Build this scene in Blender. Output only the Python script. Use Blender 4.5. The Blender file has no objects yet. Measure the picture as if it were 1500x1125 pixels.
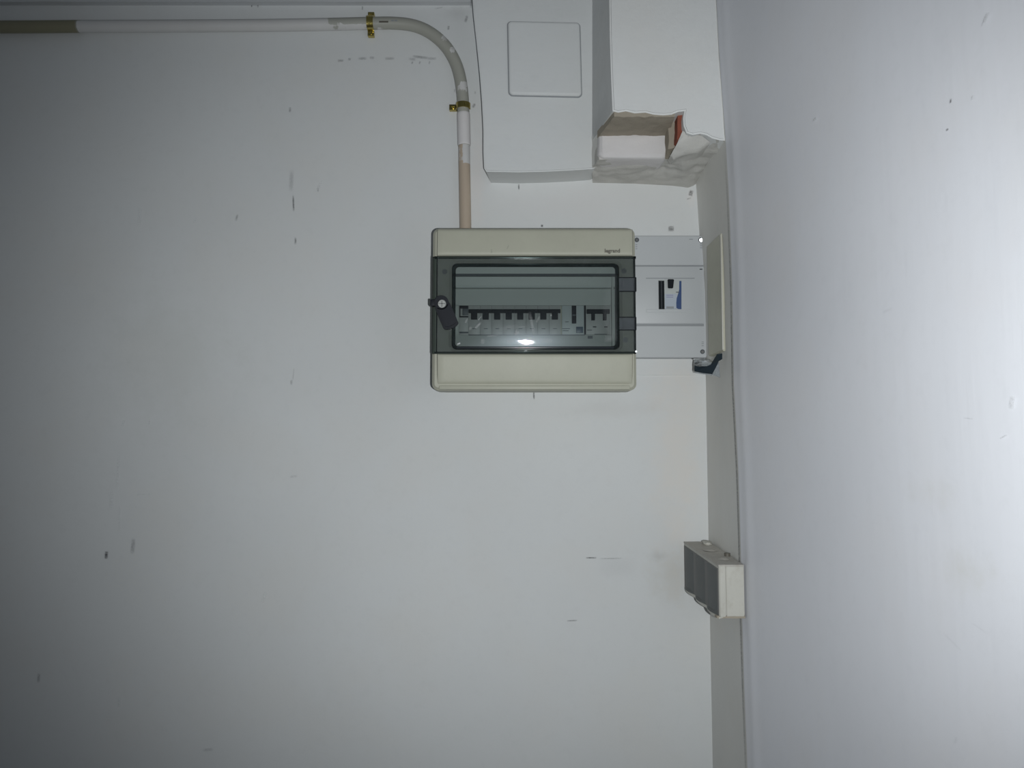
import bpy, bmesh, math, random
from mathutils import Vector, noise
random.seed(7)
C = bpy.context.scene.collection
# ------------------------------------------------------------------ camera
F = 1170.0; CZ = 1.50; TH = math.atan(84.0/F); YAW = 0.0
cam_d = bpy.data.cameras.new('camera'); cam = bpy.data.objects.new('camera', cam_d); C.objects.link(cam)
cam.location = (0, 0, CZ); cam.rotation_euler = (math.pi/2 + TH, 0, YAW)
cam_d.sensor_width = 36.0; cam_d.lens = 36.0*F/1500.0; cam_d.clip_start = 0.01
bpy.context.scene.camera = cam
# ------------------------------------------------------------------ light: the camera's own flash, plus dim room
w = bpy.data.worlds.new('room_ambient'); bpy.context.scene.world = w; w.use_nodes = True
w.node_tree.nodes['Background'].inputs[0].default_value = (0.80, 0.90, 1.0, 1)
w.node_tree.nodes['Background'].inputs[1].default_value = 0.075
ld = bpy.data.lights.new('camera_flash', 'SPOT'); flash = bpy.data.objects.new('camera_flash', ld); C.objects.link(flash)
flash.location = (0.040, 0.0, CZ-0.012); flash.rotation_euler = (math.pi/2 + TH + math.radians(1.5), 0, -0.06); flash.scale = (1, .93, 1)
ld.energy = 28.0; ld.color = (0.945, 0.98, 0.99); ld.spot_size = math.radians(95); ld.spot_blend = 0.85; ld.shadow_soft_size = 0.004
vs = bpy.context.scene.view_settings
vs.view_transform = 'Standard'; vs.look = 'None'; vs.gamma = 1.0; vs.use_curve_mapping = False; vs.exposure = 0.0

# ------------------------------------------------------------------ geometry helpers
W = 1.27                                                # distance of the back wall from the lens plane
def P(px, py, Y):
    x = (px-750.0)/F; y = -(py-562.5)/F
    dy = math.cos(TH) - y*math.sin(TH); dz = y*math.cos(TH) + math.sin(TH)
    return Vector((x/dy*Y, Y, CZ + dz/dy*Y))
def R(x0, y0, x1, y1, Y):                               # pixel rectangle at depth Y -> (xmin,xmax,zmin,zmax)
    m = (y0+y1)/2; c = (x0+x1)/2
    return P(x0, m, Y).x, P(x1, m, Y).x, P(c, y1, Y).z, P(c, y0, Y).z
def lerp(a, b, t): return a+(b-a)*t
def interp(tab, v):
    if v <= tab[0][0]: return tab[0][1]
    for (a, fa), (b, fb) in zip(tab, tab[1:]):
        if v <= b: return lerp(fa, fb, (v-a)/(b-a))
    return tab[-1][1]
def link(name, bm, mat, parent=None, smooth=False, origin=None):
    bm.normal_update()
    me = bpy.data.meshes.new(name)
    off = origin if origin is not None else (parent.get('_o') if parent is not None else None)
    o = bpy.data.objects.new(name, me); C.objects.link(o)
    if parent is not None:
        r = parent
        while r.parent: r = r.parent
        off = r.location
        bmesh.ops.translate(bm, verts=bm.verts, vec=-off)
        o.parent = parent
    elif origin is not None:
        bmesh.ops.translate(bm, verts=bm.verts, vec=-Vector(origin)); o.location = origin
    bm.to_mesh(me); bm.free()
    if mat: me.materials.append(mat)
    if smooth:
        for p in me.polygons: p.use_smooth = True
        if smooth is not True: me.set_sharp_from_angle(angle=smooth)
    return o
def thing(name, label, cat, loc, group=None):
    o = bpy.data.objects.new(name, None); C.objects.link(o); o.location = loc; o.empty_display_size = .02
    o['label'] = label; o['category'] = cat
    if group: o['group'] = group
    return o
def tag(o, label, cat, group=None):
    o['label'] = label; o['category'] = cat
    if group: o['group'] = group
    return o
def struct(o, label=None):
    o['kind'] = 'structure'
    if label: o['label'] = label
    return o
def ring(x0, x1, z0, z1, r, Y, n=5):
    pts = []
    r = max(r, 1e-5)
    for cx, cz, a0 in ((x1-r, z1-r, 0), (x0+r, z1-r, 90), (x0+r, z0+r, 180), (x1-r, z0+r, 270)):
        for k in range(n+1):
            a = math.radians(a0+90.0*k/n)
            pts.append((cx+r*math.cos(a), Y, cz+r*math.sin(a)))
    return pts
def rr(bm, rect, r, prof, cap0=True, cap1=True, n=5):
    """rounded rectangle lofted through prof = [(Y, inset), ...] from back to front"""
    x0, x1, z0, z1 = rect; rings = []
    for Y, i in prof:
        rings.append([bm.verts.new(p) for p in ring(x0+i, x1-i, z0+i, z1-i, max(r-i, 3e-4), Y, n)])
    N = len(rings[0])
    for a, b in zip(rings, rings[1:]):
        for k in range(N): bm.faces.new((a[k], a[(k+1) % N], b[(k+1) % N], b[k]))
    if cap0: bm.faces.new(rings[0])
    if cap1: bm.faces.new(list(reversed(rings[-1])))
    return rings
def frame(bm, outer, ro, inner, ri, Yb, Yf, ch=0.0015, n=5):
    """rounded frame with an opening"""
    def rg(rect, r, i, Y): return [bm.verts.new(p) for p in ring(rect[0]+i, rect[1]-i, rect[2]+i, rect[3]-i, max(r-i, 3e-4), Y, n)]
    seq = [rg(outer, ro, 0, Yb), rg(outer, ro, 0, Yf+ch), rg(outer, ro, ch, Yf), rg(inner, ri, -ch, Yf), rg(inner, ri, 0, Yf+ch), rg(inner, ri, 0, Yb)]
    N = len(seq[0])
    for a, b in zip(seq, seq[1:]+seq[:1]):
        for k in range(N): bm.faces.new((a[k], a[(k+1) % N], b[(k+1) % N], b[k]))
def box(bm, x0, x1, y0, y1, z0, z1, bev=0.0):
    r = bmesh.ops.create_cube(bm, size=1)
    for v in r['verts']:
        v.co = Vector((lerp(x0, x1, v.co.x+.5), lerp(y0, y1, v.co.y+.5), lerp(z0, z1, v.co.z+.5)))
    if bev:
        es = list({e for v in r['verts'] for e in v.link_edges})
        bmesh.ops.bevel(bm, geom=es, offset=bev, segments=2, affect='EDGES', profile=.6)
def cyl(bm, c, axis, r, h, n=20, r2=None, bev=0):
    q = Vector((0, 0, 1)).rotation_difference(Vector(axis).normalized())
    res = bmesh.ops.create_cone(bm, cap_ends=True, segments=n, radius1=r, radius2=r if r2 is None else r2, depth=h)
    if bev:
        es = [e for e in {e for v in res['verts'] for e in v.link_edges} if len([f for f in e.link_faces if len(f.verts) > 4]) == 1]
        g = bmesh.ops.bevel(bm, geom=es, offset=bev, segments=2, affect='EDGES')
        vs_ = {v for v in res['verts'] if v.is_valid} | set(g['verts'])
        for v in list(vs_):
            pass
        vv = [v for v in bm.verts if v.is_valid and (v in vs_)]
    else: vv = res['verts']
    for v in vv: v.co = q @ v.co + Vector(c)
def solidgrid(bm, fn, nu, nv, back=None):
    """grid surface fn(u,v); if back given, closed with a second skin back(u,v)"""
    g = [[bm.verts.new(fn(i/nu, j/nv)) for j in range(nv+1)] for i in range(nu+1)]
    for i in range(nu):
        for j in range(nv): bm.faces.new((g[i][j], g[i+1][j], g[i+1][j+1], g[i][j+1]))
    if back:
        h = [[bm.verts.new(back(i/nu, j/nv)) for j in range(nv+1)] for i in range(nu+1)]
        for i in range(nu):
            for j in range(nv): bm.faces.new((h[i][j+1], h[i+1][j+1], h[i+1][j], h[i][j]))
        for i in range(nu):
            bm.faces.new((g[i+1][0], g[i][0], h[i][0], h[i+1][0])); bm.faces.new((g[i][nv], g[i+1][nv], h[i+1][nv], h[i][nv]))
        for j in range(nv):
            bm.faces.new((g[0][j], g[0][j+1], h[0][j+1], h[0][j])); bm.faces.new((g[nu][j+1], g[nu][j], h[nu][j], h[nu][j+1]))
    bmesh.ops.recalc_face_normals(bm, faces=bm.faces)
def nz(p, s, a): return noise.noise(Vector(p)*s)*a
def roughen(bm, s, a, dirs=(1, 1, 1)):
    for v in bm.verts:
        d = noise.noise_vector(v.co*s)*a
        v.co += Vector((d.x*dirs[0], d.y*dirs[1], d.z*dirs[2]))

# ------------------------------------------------------------------ materials
def mat_new(name):
    m = bpy.data.materials.new(name); m.use_nodes = True; nt = m.node_tree; nt.nodes.clear()
    out = nt.nodes.new('ShaderNodeOutputMaterial'); b = nt.nodes.new('ShaderNodeBsdfPrincipled')
    nt.links.new(b.outputs[0], out.inputs[0]); return m, nt, b, out
def N(nt, t, **kw):
    n = nt.nodes.new(t)
    for k, v in kw.items(): setattr(n, k, v)
    return n
def mixc(nt, fac, a, b, mode='MIX'):
    n = N(nt, 'ShaderNodeMix', data_type='RGBA', blend_type=mode)
    for s, v in ((0, fac), (6, a), (7, b)):
        if hasattr(v, 'links') or isinstance(v, bpy.types.NodeSocket): nt.links.new(v, n.inputs[s])
        elif s == 0: n.inputs[0].default_value = v
        else: n.inputs[s].default_value = (*v[:3], 1)
    return n.outputs[2]
def noise_tex(nt, vec, scale, detail=4, rough=.55):
    n = N(nt, 'ShaderNodeTexNoise'); n.inputs['Scale'].default_value = scale; n.inputs['Detail'].default_value = detail
    n.inputs['Roughness'].default_value = rough
    if vec is not None: nt.links.new(vec, n.inputs['Vector'])
    return n.outputs['Fac']
def ramp(nt, fac, a, b):
    n = N(nt, 'ShaderNodeMapRange'); n.inputs[1].default_value = a; n.inputs[2].default_value = b
    nt.links.new(fac, n.inputs[0]); return n.outputs[0]
def world_vec(nt, scale=(1, 1, 1)):
    g = N(nt, 'ShaderNodeNewGeometry'); mp = N(nt, 'ShaderNodeMapping'); mp.inputs['Scale'].default_value = scale
    nt.links.new(g.outputs['Position'], mp.inputs['Vector']); return mp.outputs[0]
def mul(nt, a, k):
    n = N(nt, 'ShaderNodeMath', operation='MULTIPLY'); nt.links.new(a, n.inputs[0])
    if isinstance(k, bpy.types.NodeSocket): nt.links.new(k, n.inputs[1])
    else: n.inputs[1].default_value = k
    return n.outputs[0]
def plaster(name, col, stains=(), rough=.62, bump=.25, streak=None, spec=.3):
    """painted plaster; stains = (centre, radii, colour, strength) in room coordinates"""
    m, nt, b, out = mat_new(name)
    v = world_vec(nt)
    c = mixc(nt, ramp(nt, noise_tex(nt, v, 2.3, 3), .3, .7), [x*.965 for x in col], [min(1, x*1.03) for x in col])
    c = mixc(nt, mul(nt, ramp(nt, noise_tex(nt, v, 7.0, 4, .6), .45, .75), .35), c, (col[0]*.99, col[1]*.95, col[2]*.90))
    c = mixc(nt, mul(nt, ramp(nt, noise_tex(nt, v, 60.0, 3, .7), .52, .8), .10), c, [x*.72 for x in col])
    for cen, rad, sc, st in stains:
        g = N(nt, 'ShaderNodeNewGeometry'); sub = N(nt, 'ShaderNodeVectorMath', operation='SUBTRACT'); sub.inputs[1].default_value = cen
        nt.links.new(g.outputs['Position'], sub.inputs[0])
        dv = N(nt, 'ShaderNodeVectorMath', operation='DIVIDE'); dv.inputs[1].default_value = rad; nt.links.new(sub.outputs[0], dv.inputs[0])
        ln = N(nt, 'ShaderNodeVectorMath', operation='LENGTH'); nt.links.new(dv.outputs[0], ln.inputs[0])
        add = N(nt, 'ShaderNodeMath', operation='ADD'); nt.links.new(ln.outputs['Value'], add.inputs[0])
        nt.links.new(ramp(nt, noise_tex(nt, v, 28.0, 4, .65), .2, .8), add.inputs[1])
        f = N(nt, 'ShaderNodeMapRange', interpolation_type='SMOOTHSTEP'); f.inputs[1].default_value = 1.55; f.inputs[2].default_value = .45
        f.inputs[3].default_value = 0; f.inputs[4].default_value = st
        nt.links.new(add.outputs[0], f.inputs[0]); c = mixc(nt, f.outputs[0], c, sc)
    nt.links.new(c, b.inputs['Base Color']); b.inputs['Roughness'].default_value = rough; b.inputs['Specular IOR Level'].default_value = spec
    h = noise_tex(nt, world_vec(nt, streak) if streak else v, 38.0, 5, .6)
    h2 = noise_tex(nt, v, 9.0, 3, .5)
    ad = N(nt, 'ShaderNodeMath', operation='MULTIPLY_ADD'); nt.links.new(h2, ad.inputs[0]); ad.inputs[1].default_value = 1.6; nt.links.new(h, ad.inputs[2])
    bp = N(nt, 'ShaderNodeBump'); bp.inputs['Strength'].default_value = bump; bp.inputs['Distance'].default_value = .002
    nt.links.new(ad.outputs[0], bp.inputs['Height']); nt.links.new(bp.outputs[0], b.inputs['Normal'])
    return m
def plastic(name, col, rough=.4, var=.04, spec=.5, metal=0, bump=0.0, dirt=None):
    m, nt, b, out = mat_new(name); v = world_vec(nt)
    c = mixc(nt, ramp(nt, noise_tex(nt, v, 18.0, 4), .3, .7), [x*(1-var) for x in col], [min(1, x*(1+var)) for x in col])
    if dirt: c = mixc(nt, mul(nt, ramp(nt, noise_tex(nt, v, 90.0, 5, .7), .5, .72), dirt[1]), c, dirt[0])
    nt.links.new(c, b.inputs['Base Color']); b.inputs['Roughness'].default_value = rough
    b.inputs['Specular IOR Level'].default_value = spec; b.inputs['Metallic'].default_value = metal
    if bump:
        bp = N(nt, 'ShaderNodeBump'); bp.inputs['Strength'].default_value = bump; bp.inputs['Distance'].default_value = .001
        nt.links.new(noise_tex(nt, v, 300.0, 3), bp.inputs['Height']); nt.links.new(bp.outputs[0], b.inputs['Normal'])
    return m
def smoked(name, tint, rough=.04, haze=.05, hazecol=(.35, .38, .40), scratch=True, refl=1.0, sheen=0.0):
    """tinted clear plastic: coloured transmission, fresnel reflection, faint dust haze"""
    m, nt, b, out = mat_new(name); nt.nodes.remove(b); v = world_vec(nt)
    tr = N(nt, 'ShaderNodeBsdfTransparent'); tr.inputs[0].default_value = (*tint, 1)
    di = N(nt, 'ShaderNodeBsdfDiffuse'); di.inputs[0].default_value = (*hazecol, 1)
    gl = N(nt, 'ShaderNodeBsdfGlossy'); gl.inputs['Roughness'].default_value = rough; gl.inputs[0].default_value = (refl, refl, refl, 1)
    m1 = N(nt, 'ShaderNodeMixShader')
    hz = ramp(nt, noise_tex(nt, v, 60.0, 6, .7), .35, .85)
    mm = N(nt, 'ShaderNodeMath', operation='MULTIPLY_ADD'); nt.links.new(hz, mm.inputs[0]); mm.inputs[1].default_value = haze; mm.inputs[2].default_value = haze*.5
    nt.links.new(mm.outputs[0], m1.inputs[0]); nt.links.new(tr.outputs[0], m1.inputs[1]); nt.links.new(di.outputs[0], m1.inputs[2])
    fr = N(nt, 'ShaderNodeFresnel'); fr.inputs[0].default_value = 1.5
    m2 = N(nt, 'ShaderNodeMixShader'); nt.links.new(fr.outputs[0], m2.inputs[0]); nt.links.new(m1.outputs[0], m2.inputs[1]); nt.links.new(gl.outputs[0], m2.inputs[2])
    if sheen:                                           # fine scratches give a second, broad reflection
        g2 = N(nt, 'ShaderNodeBsdfGlossy'); g2.inputs['Roughness'].default_value = .22; g2.inputs[0].default_value = (.8, .9, 1, 1)
        m3 = N(nt, 'ShaderNodeMixShader'); m3.inputs[0].default_value = sheen*.15
        nt.links.new(m2.outputs[0], m3.inputs[1]); nt.links.new(g2.outputs[0], m3.inputs[2]); m2 = m3
    if scratch:
        bp = N(nt, 'ShaderNodeBump'); bp.inputs['Strength'].default_value = .05; bp.inputs['Distance'].default_value = .0004
        nt.links.new(noise_tex(nt, v, 220.0, 4, .7), bp.inputs['Height']); nt.links.new(bp.outputs[0], gl.inputs['Normal'])
    nt.links.new(m2.outputs[0], out.inputs[0]); return m

WALLC = (.715, .73, .73)
def pv(px, py, Y=W): return tuple(P(px, py, Y))
back_stains = [
    (pv(985, 840), (.045, .03, .055), (.56, .53, .46), .45),
    (pv(965, 815), (.02, .02, .012), (.42, .41, .38), .35),
    (pv(850, 300), (.20, .03, .05), (.72, .71, .70), .6),
    (pv(700, 250), (.018, .03, .14), (.74, .71, .69), .6),
    (pv(990, 660), (.06, .03, .24), (.75, .72, .68), .8),
    (pv(670, 20), (.03, .03, .02), (.50, .50, .50), .35),
    (pv(900, 600), (.14, .03, .02), (.58, .57, .55), .25),
    (pv(1012, 288), (.012, .02, .02), (.80, .77, .75), .6),
    (pv(250, 520), (.16, .03, .14), (.62, .63, .60), .35)]
M = {}
M['wall'] = plaster('painted_wall_plaster', WALLC, back_stains, bump=.16)
M['wall_side'] = plaster('painted_side_wall', (.82, .83, .875), [((.36, .62, 1.40), (.03, .06, .03), (.60, .58, .48), .35), ((.36, .66, 1.46), (.03, .05, .02), (.60, .58, .50), .3)],
                         rough=.45, bump=.12, streak=(1.2, 1.2, .12), spec=.35)
M['recess'] = plaster('recess_plaster', (.745, .74, .71), rough=.6, bump=.25, streak=(1.2, 1.2, .2))
M['boxing'] = plaster('boxing_plaster', (.71, .725, .725), rough=.6, bump=.4, streak=(.3, 1, .8))
M['pier'] = plaster('pier_plaster', (.725, .735, .73), rough=.6, bump=.5)
M['rough_plaster'] = plaster('rough_grey_plaster', (.58, .57, .54), rough=.8, bump=1.0)
M['mortar'] = plaster('old_tan_mortar', (.36, .32, .26), rough=.9, bump=1.0)
M['lump'] = plaster('white_gypsum', (.72, .70, .70), rough=.8, bump=.6)
M['brick'] = plaster('red_brick', (.27, .085, .055), rough=.9, bump=1.0)
M['trim'] = plaster('ledge_plaster', (.60, .605, .61), rough=.6, bump=.3)
M['ledge_dark'] = plaster('ledge_dark_plaster', (.60, .615, .63), rough=.6, bump=.3)
M['cream'] = plastic('cream_plastic', (.455, .452, .37), .45, .03, spec=.3, bump=.1, dirt=((.30, .29, .24), .10))
M['cream_side'] = plastic('aged_cream_plastic', (.52, .51, .41), .4, .05, dirt=((.35, .33, .25), .15))
M['cream_edge'] = plastic('pale_cream_edge', (.52, .51, .44), .4, .05)
M['face'] = plastic('inner_faceplate_grey', (.40, .42, .40), .45, .02)
M['mcb'] = plastic('breaker_grey', (.37, .37, .36), .45, .02)
M['rcd'] = plastic('pale_breaker_grey', (.43, .46, .46), .45, .02)
M['black'] = plastic('black_plastic', (.012, .015, .018), .7, .1, spec=.15)
M['knobblack'] = plastic('worn_black_plastic', (.012, .014, .020), .55, .15, spec=.25)
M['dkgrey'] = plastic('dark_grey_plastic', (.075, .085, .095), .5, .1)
M['bluebtn'] = plastic('blue_grey_button', (.05, .08, .12), .4, .1)
M['grey'] = plastic('light_grey_panel', (.53, .55, .565), .45, .015, bump=.08)
M['greydk'] = plastic('groove_grey', (.30, .315, .33), .5, .02)
M['iga'] = plastic('white_breaker', (.52, .55, .54), .4, .03)
M['lab'] = plastic('pale_blue_sticker', (.46, .51, .58), .4, .05)
M['purple'] = plastic('violet_print', (.24, .22, .40), .5, .1)
M['bluelab'] = plastic('deep_blue_sticker', (.035, .075, .20), .4, .1)
M['chrome'] = plastic('nickel_screw', (.62, .64, .64), .3, .1, metal=1)
M['screwgrey'] = plastic('worn_screw_head', (.42, .43, .41), .5, .3, spec=.4, dirt=((.2, .2, .18), .5))
M['dullscrew'] = plastic('dull_screw', (.20, .20, .20), .4, .2, metal=.6)
M['brass'] = plastic('zinc_yellow_brass', (.55, .45, .15), .24, .25, metal=1, bump=.3)
M['text'] = plastic('print_brown', (.12, .11, .09), .5, .05)
M['flap'] = plastic('grey_socket_flap', (.095, .105, .105), .5, .08, dirt=((.14, .13, .11), .35))
M['socket'] = plastic('dusty_cream_socket', (.53, .52, .47), .55, .05, dirt=((.38, .35, .29), .4))
M['sockettop'] = plastic('paint_smeared_top', (.46, .44, .40), .7, .08, bump=.5, dirt=((.34, .30, .25), .6))
M['door'] = smoked('smoked_door', (.66, .69, .69), rough=.12, haze=.12, hazecol=(.34, .36, .37))
M['pane'] = smoked('smoked_window', (.60, .645, .64), rough=.014, haze=.02, hazecol=(.42, .45, .48), sheen=.045)
M['rim'] = smoked('smoked_rim', (.40, .45, .45), rough=.14, haze=.04, refl=.2)
M['hingesmoke'] = smoked('smoked_hinge', (.80, .81, .84), rough=.12, haze=.16)
M['flip'] = smoked('smoked_flip_cover', (.30, .37, .42), rough=.06, haze=.04)
M['gapgrey'] = plastic('flap_gap_grey', (.17, .17, .165), .6, .05)
M['streakgloss'] = plastic('glossy_streak_bar', (.02, .025, .03), .16, .1)
M['edge'] = plastic('dark_gap', (.035, .04, .035), .6, .1)
def mark_mat(name, col):
    m, nt, b, out = mat_new(name)
    b.inputs['Base Color'].default_value = (*col, 1); b.inputs['Roughness'].default_value = .8; b.inputs['Specular IOR Level'].default_value = .1
    at = N(nt, 'ShaderNodeAttribute', attribute_name='a'); v = world_vec(nt)
    f = mul(nt, at.outputs['Fac'], ramp(nt, noise_tex(nt, v, 420.0, 4, .7), .25, .6))
    tr = N(nt, 'ShaderNodeBsdfTransparent'); mx = N(nt, 'ShaderNodeMixShader')
    nt.links.new(f, mx.inputs[0]); nt.links.new(tr.outputs[0], mx.inputs[1]); nt.links.new(b.outputs[0], mx.inputs[2]); nt.links.new(mx.outputs[0], out.inputs[0])
    return m
M['mk_dark'] = mark_mat('pencil_graphite', (.09, .09, .10)); M['mk_light'] = mark_mat('chalky_scuff', (.86, .87, .88)); M['mk_hole'] = mark_mat('hole_dirt', (.13, .12, .12))
def mark(name, wall, fn, length, width, mat, strength=1.0, n=8):
    strength *= .8
    """thin painted-on mark: fn(u,v) -> point, u along (-1..1), v across (-1..1)"""
    bm = bmesh.new(); g = []; al = {}
    for i in range(n+1):
        row = []
        for j in range(n+1):
            u = -1+2*i/n; v = -1+2*j/n; vt = bm.verts.new(fn(u*length/2, v*width/2)); row.append(vt)
            al[len(al)] = max(0, 1-abs(u)**3)*max(0, 1-v*v)*strength
        g.append(row)
    for i in range(n):
        for j in range(n): bm.faces.new((g[i][j], g[i+1][j], g[i+1][j+1], g[i][j+1]))
    o = link(name, bm, mat, wall)
    a = o.data.attributes.new('a', 'FLOAT', 'POINT')
    for i in range(len(o.data.vertices)): a.data[i].value = al[i]
    return o
def bmark(name, px, py, lpx, wpx, ang=90, mat='mk_dark', s=1.0, Y=W, wall=None):
    k = Y/F; c = P(px, py, Y); ca, sa = math.cos(math.radians(ang)), math.sin(math.radians(ang))
    return mark(name, wall or wall_back, lambda u, v: (c.x+(u*ca-v*sa)*k, Y-.0007, c.z+(u*sa+v*ca)*k), lpx, wpx, M[mat], s)

# ------------------------------------------------------------------ the room shell
corner_px = [(-150, 1007), (0, 1009), (200, 1014), (290, 1021), (430, 1030), (560, 1034), (800, 1038), (1125, 1044), (1400, 1049)]
crease_px = [(-150, 1045), (0, 1049.5), (80, 1053.5), (160, 1059.5), (205, 1063), (290, 1068), (430, 1073), (560, 1075), (700, 1082), (800, 1085), (900, 1087), (1000, 1090), (1125, 1095), (1400, 1103)]
CR = 1.10
cornerX = sorted([(P(x, y, W).z, P(x, y, W).x) for y, x in corner_px])
creaseX = sorted([(P(x, y, CR).z, P(x, y, CR).x) for y, x in crease_px])
cX = lambda z: interp(cornerX, z)
kX = lambda z: interp(creaseX, z)
Z0, Z1 = 0.0, 2.60
bm = bmesh.new()
def f_back(u, v):
    z = lerp(Z0, Z1, v); x = lerp(-1.7, cX(z)+.001, u**.8)
    return (x, W + noise.noise(Vector((x*3, z*3, .3)))*.0012*min(1, (1-u)*12), z)
solidgrid(bm, f_back, 60, 100, lambda u, v: (lerp(-1.7, cX(lerp(Z0, Z1, v))+.05, u), W+.12, lerp(Z0, Z1, v)))
wall_back = struct(link('wall_back', bm, M['wall'], smooth=.6, origin=(0, W, 0)), 'grey-white painted plaster wall facing the camera with faint pencil marks')
bm = bmesh.new()
def f_rec(u, v):
    z = lerp(Z0, Z1, v); x = lerp(cX(z), kX(z), u); Y = lerp(W+.002, CR, u)
    return (x + noise.noise(Vector((z*6, u*2, 4)))*.0015*math.sin(u*math.pi), Y, z)
solidgrid(bm, f_rec, 10, 120, lambda u, v: (lerp(cX(lerp(Z0, Z1, v)), kX(lerp(Z0, Z1, v)), u)+.03, lerp(W+.002, CR, u), lerp(Z0, Z1, v)))
wall_recess = struct(link('wall_recess', bm, M['recess'], smooth=.6, origin=(.3, W, 0)), 'narrow greyer strip of plaster wall between back wall and right wall')
bm = bmesh.new()
OPEN = math.tan(math.radians(4.0))
def f_right(u, v):
    z = lerp(Z0, Z1, v); t = u**1.5; Y = lerp(CR, -1.2, t)
    lip = .0*math.exp(-((CR-Y)/.006)**2)
    roll = .0013*math.exp(-((CR-Y-.030)/.013)**2)
    return (kX(z) + lip - roll + OPEN*(CR-Y) + noise.noise(Vector((Y*3, z*2, 9)))*.0022*min(1, (CR-Y)*6), Y, z)
solidgrid(bm, f_right, 150, 100, lambda u, v: (kX(lerp(Z0, Z1, v))+.12+OPEN*(CR-lerp(CR, -1.2, u**1.5)), lerp(CR, -1.2, u**1.5), lerp(Z0, Z1, v)))
wall_right = struct(link('wall_right', bm, M['wall_side'], smooth=.6, origin=(.31, 0, 0)), 'pale painted wall running along the right side towards the camera')
bm = bmesh.new(); box(bm, -1.7, .45, -1.2, W+.12, -.06, 0)
M['floor'] = plaster('floor_concrete', (.30, .29, .27), bump=.4)
struct(link('floor', bm, M['floor'], origin=(0, 0, 0)))
# plaster ledge along the top of the back wall
bm = bmesh.new()
zl0, zl1 = P(300, 8, W).z, P(300, -120, W).z
solidgrid(bm, lambda u, v: (lerp(-1.7, P(690, 0, W).x, u), W-.011+nz((u*30, v*3, 1), 1, .0008), lerp(zl0+nz((u*20, 0, 2), 1, .0012), zl1, v)), 60, 6,
          lambda u, v: (lerp(-1.7, P(690, 0, W).x, u), W+.004, lerp(zl0, zl1, v)))
struct(link('trim_1', bm, M['ledge_dark'], smooth=.6, origin=(-.7, W, zl0)), 'thin plaster ledge along the top left of the wall')
# raised plaster skim under the grey panel
bm = bmesh.new(); r_ = R(926, 500, 1027, 550, W)
solidgrid(bm, lambda u, v: (lerp(r_[0], r_[1], u), W-.0028+nz((u*5, v*5, 1), 1, .0004), lerp(r_[2]+nz((u*8, 0, 7), 1, .0007), r_[3], v)), 20, 8,
          lambda u, v: (lerp(r_[0], r_[1], u), W+.002, lerp(r_[2], r_[3], v)))
link('plaster_skim', bm, M['wall'], wall_back, smooth=.6)

# marks on the walls
for a in [(427, 265, 34, 8, 88, 'mk_dark', .22), (430, 298, 26, 3.2, 93, 'mk_dark', .75), (433, 353, 11, 3.5, 90, 'mk_dark', .6), (425, 161, 9, 4, 90, 'mk_dark', .45),
          (469, 272, 18, 7, 60, 'mk_light', .4), (466, 278, 8, 3, 90, 'mk_dark', .3), (205, 317, 26, 6, 88, 'mk_light', .35), (286, 323, 10, 3, 70, 'mk_light', .4), (347, 319, 11, 4, 75, 'mk_dark', .4),
          (156, 813, 12, 6, 88, 'mk_dark', .95), (195, 800, 24, 7, 86, 'mk_dark', .35), (173, 690, 56, 5, 89, 'mk_light', .35), (163, 732, 30, 8, 95, 'mk_light', .3), (212, 724, 24, 3, 2, 'mk_light', .3),
          (219, 618, 8, 3, 90, 'mk_light', .6), (181, 620, 10, 5, 80, 'mk_light', .3), (427, 560, 8, 4, 90, 'mk_dark', .4), (430, 548, 20, 2, 85, 'mk_dark', .25), (430, 698, 12, 4, 10, 'mk_dark', .2), (175, 760, 40, 4, 92, 'mk_light', .25),
          (760, 274, 9, 2.6, 92, 'mk_dark', 1.0), (855, 262, 7, 2, 90, 'mk_dark', .7), (782, 579, 12, 2.8, 91, 'mk_dark', 1.0), (794, 331, 4, 4, 90, 'mk_dark', 1.0),
          (866, 817, 16, 2.5, 0, 'mk_dark', .8), (895, 818, 34, 2, 1, 'mk_dark', .30), (838, 909, 16, 2.5, 3, 'mk_dark', .5), (57, 993, 14, 5, 88, 'mk_dark', .4), (387, 875, 16, 6, 70, 'mk_light', .3),
          (983, 335, 9.5, 9.5, 0, 'mk_hole', .75), (1012, 283, 10, 7, 75, 'mk_hole', .8), (1009, 291, 8, 2.5, 20, 'mk_hole', .4), (305, 1098, 16, 5, 5, 'mk_dark', .25), (175, 1028, 14, 4, 88, 'mk_light', .3),
          (369, 7, 9, 2.6, 88, 'mk_dark', .9), (378, 7, 10, 2.6, 91, 'mk_dark', .9), (531, 12, 7, 2.6, 88, 'mk_dark', .6), (20, 3, 8, 3, 86, 'mk_dark', .9), (657, 41, 7, 4, 80, 'mk_dark', .5),
          (656, 32, 0.1, 0.1, 0, 'mk_dark', .1), (683, 28, 12, 5, 75, 'mk_dark', .45), (690, 6, 14, 3, 85, 'mk_dark', .4), (643, 12, 14, 3, 10, 'mk_dark', .25), (666, 133, 6, 3, 90, 'mk_dark', .35), (696, 136, 5, 3, 90, 'mk_dark', .3), (694, 155, 8, 5, 60, 'mk_dark', .5),
          (700, 318, 0.1, 0.1, 0, 'mk_dark', .1)]:
    if a[2] > 1: bmark('pencil_mark' if a[5] == 'mk_dark' else ('scuff_mark' if a[5] == 'mk_light' else 'screw_hole'), *a)
for x, w_, s in [(499, 10, .7), (512, 5, .6), (531, 14, .6), (545, 8, .6), (571, 16, .55), (604, 12, .5), (616, 26, .7), (633, 14, .5)]:
    bmark('pencil_mark', x, 88 + (x % 5)-3 - (2 if x > 600 else 0), w_, 5, (x*7) % 14-7, 'mk_dark', s*.6)
for x in (604, 615, 629): bmark('pencil_mark', x, 92, 5, 3, 70, 'mk_dark', .4)
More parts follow.
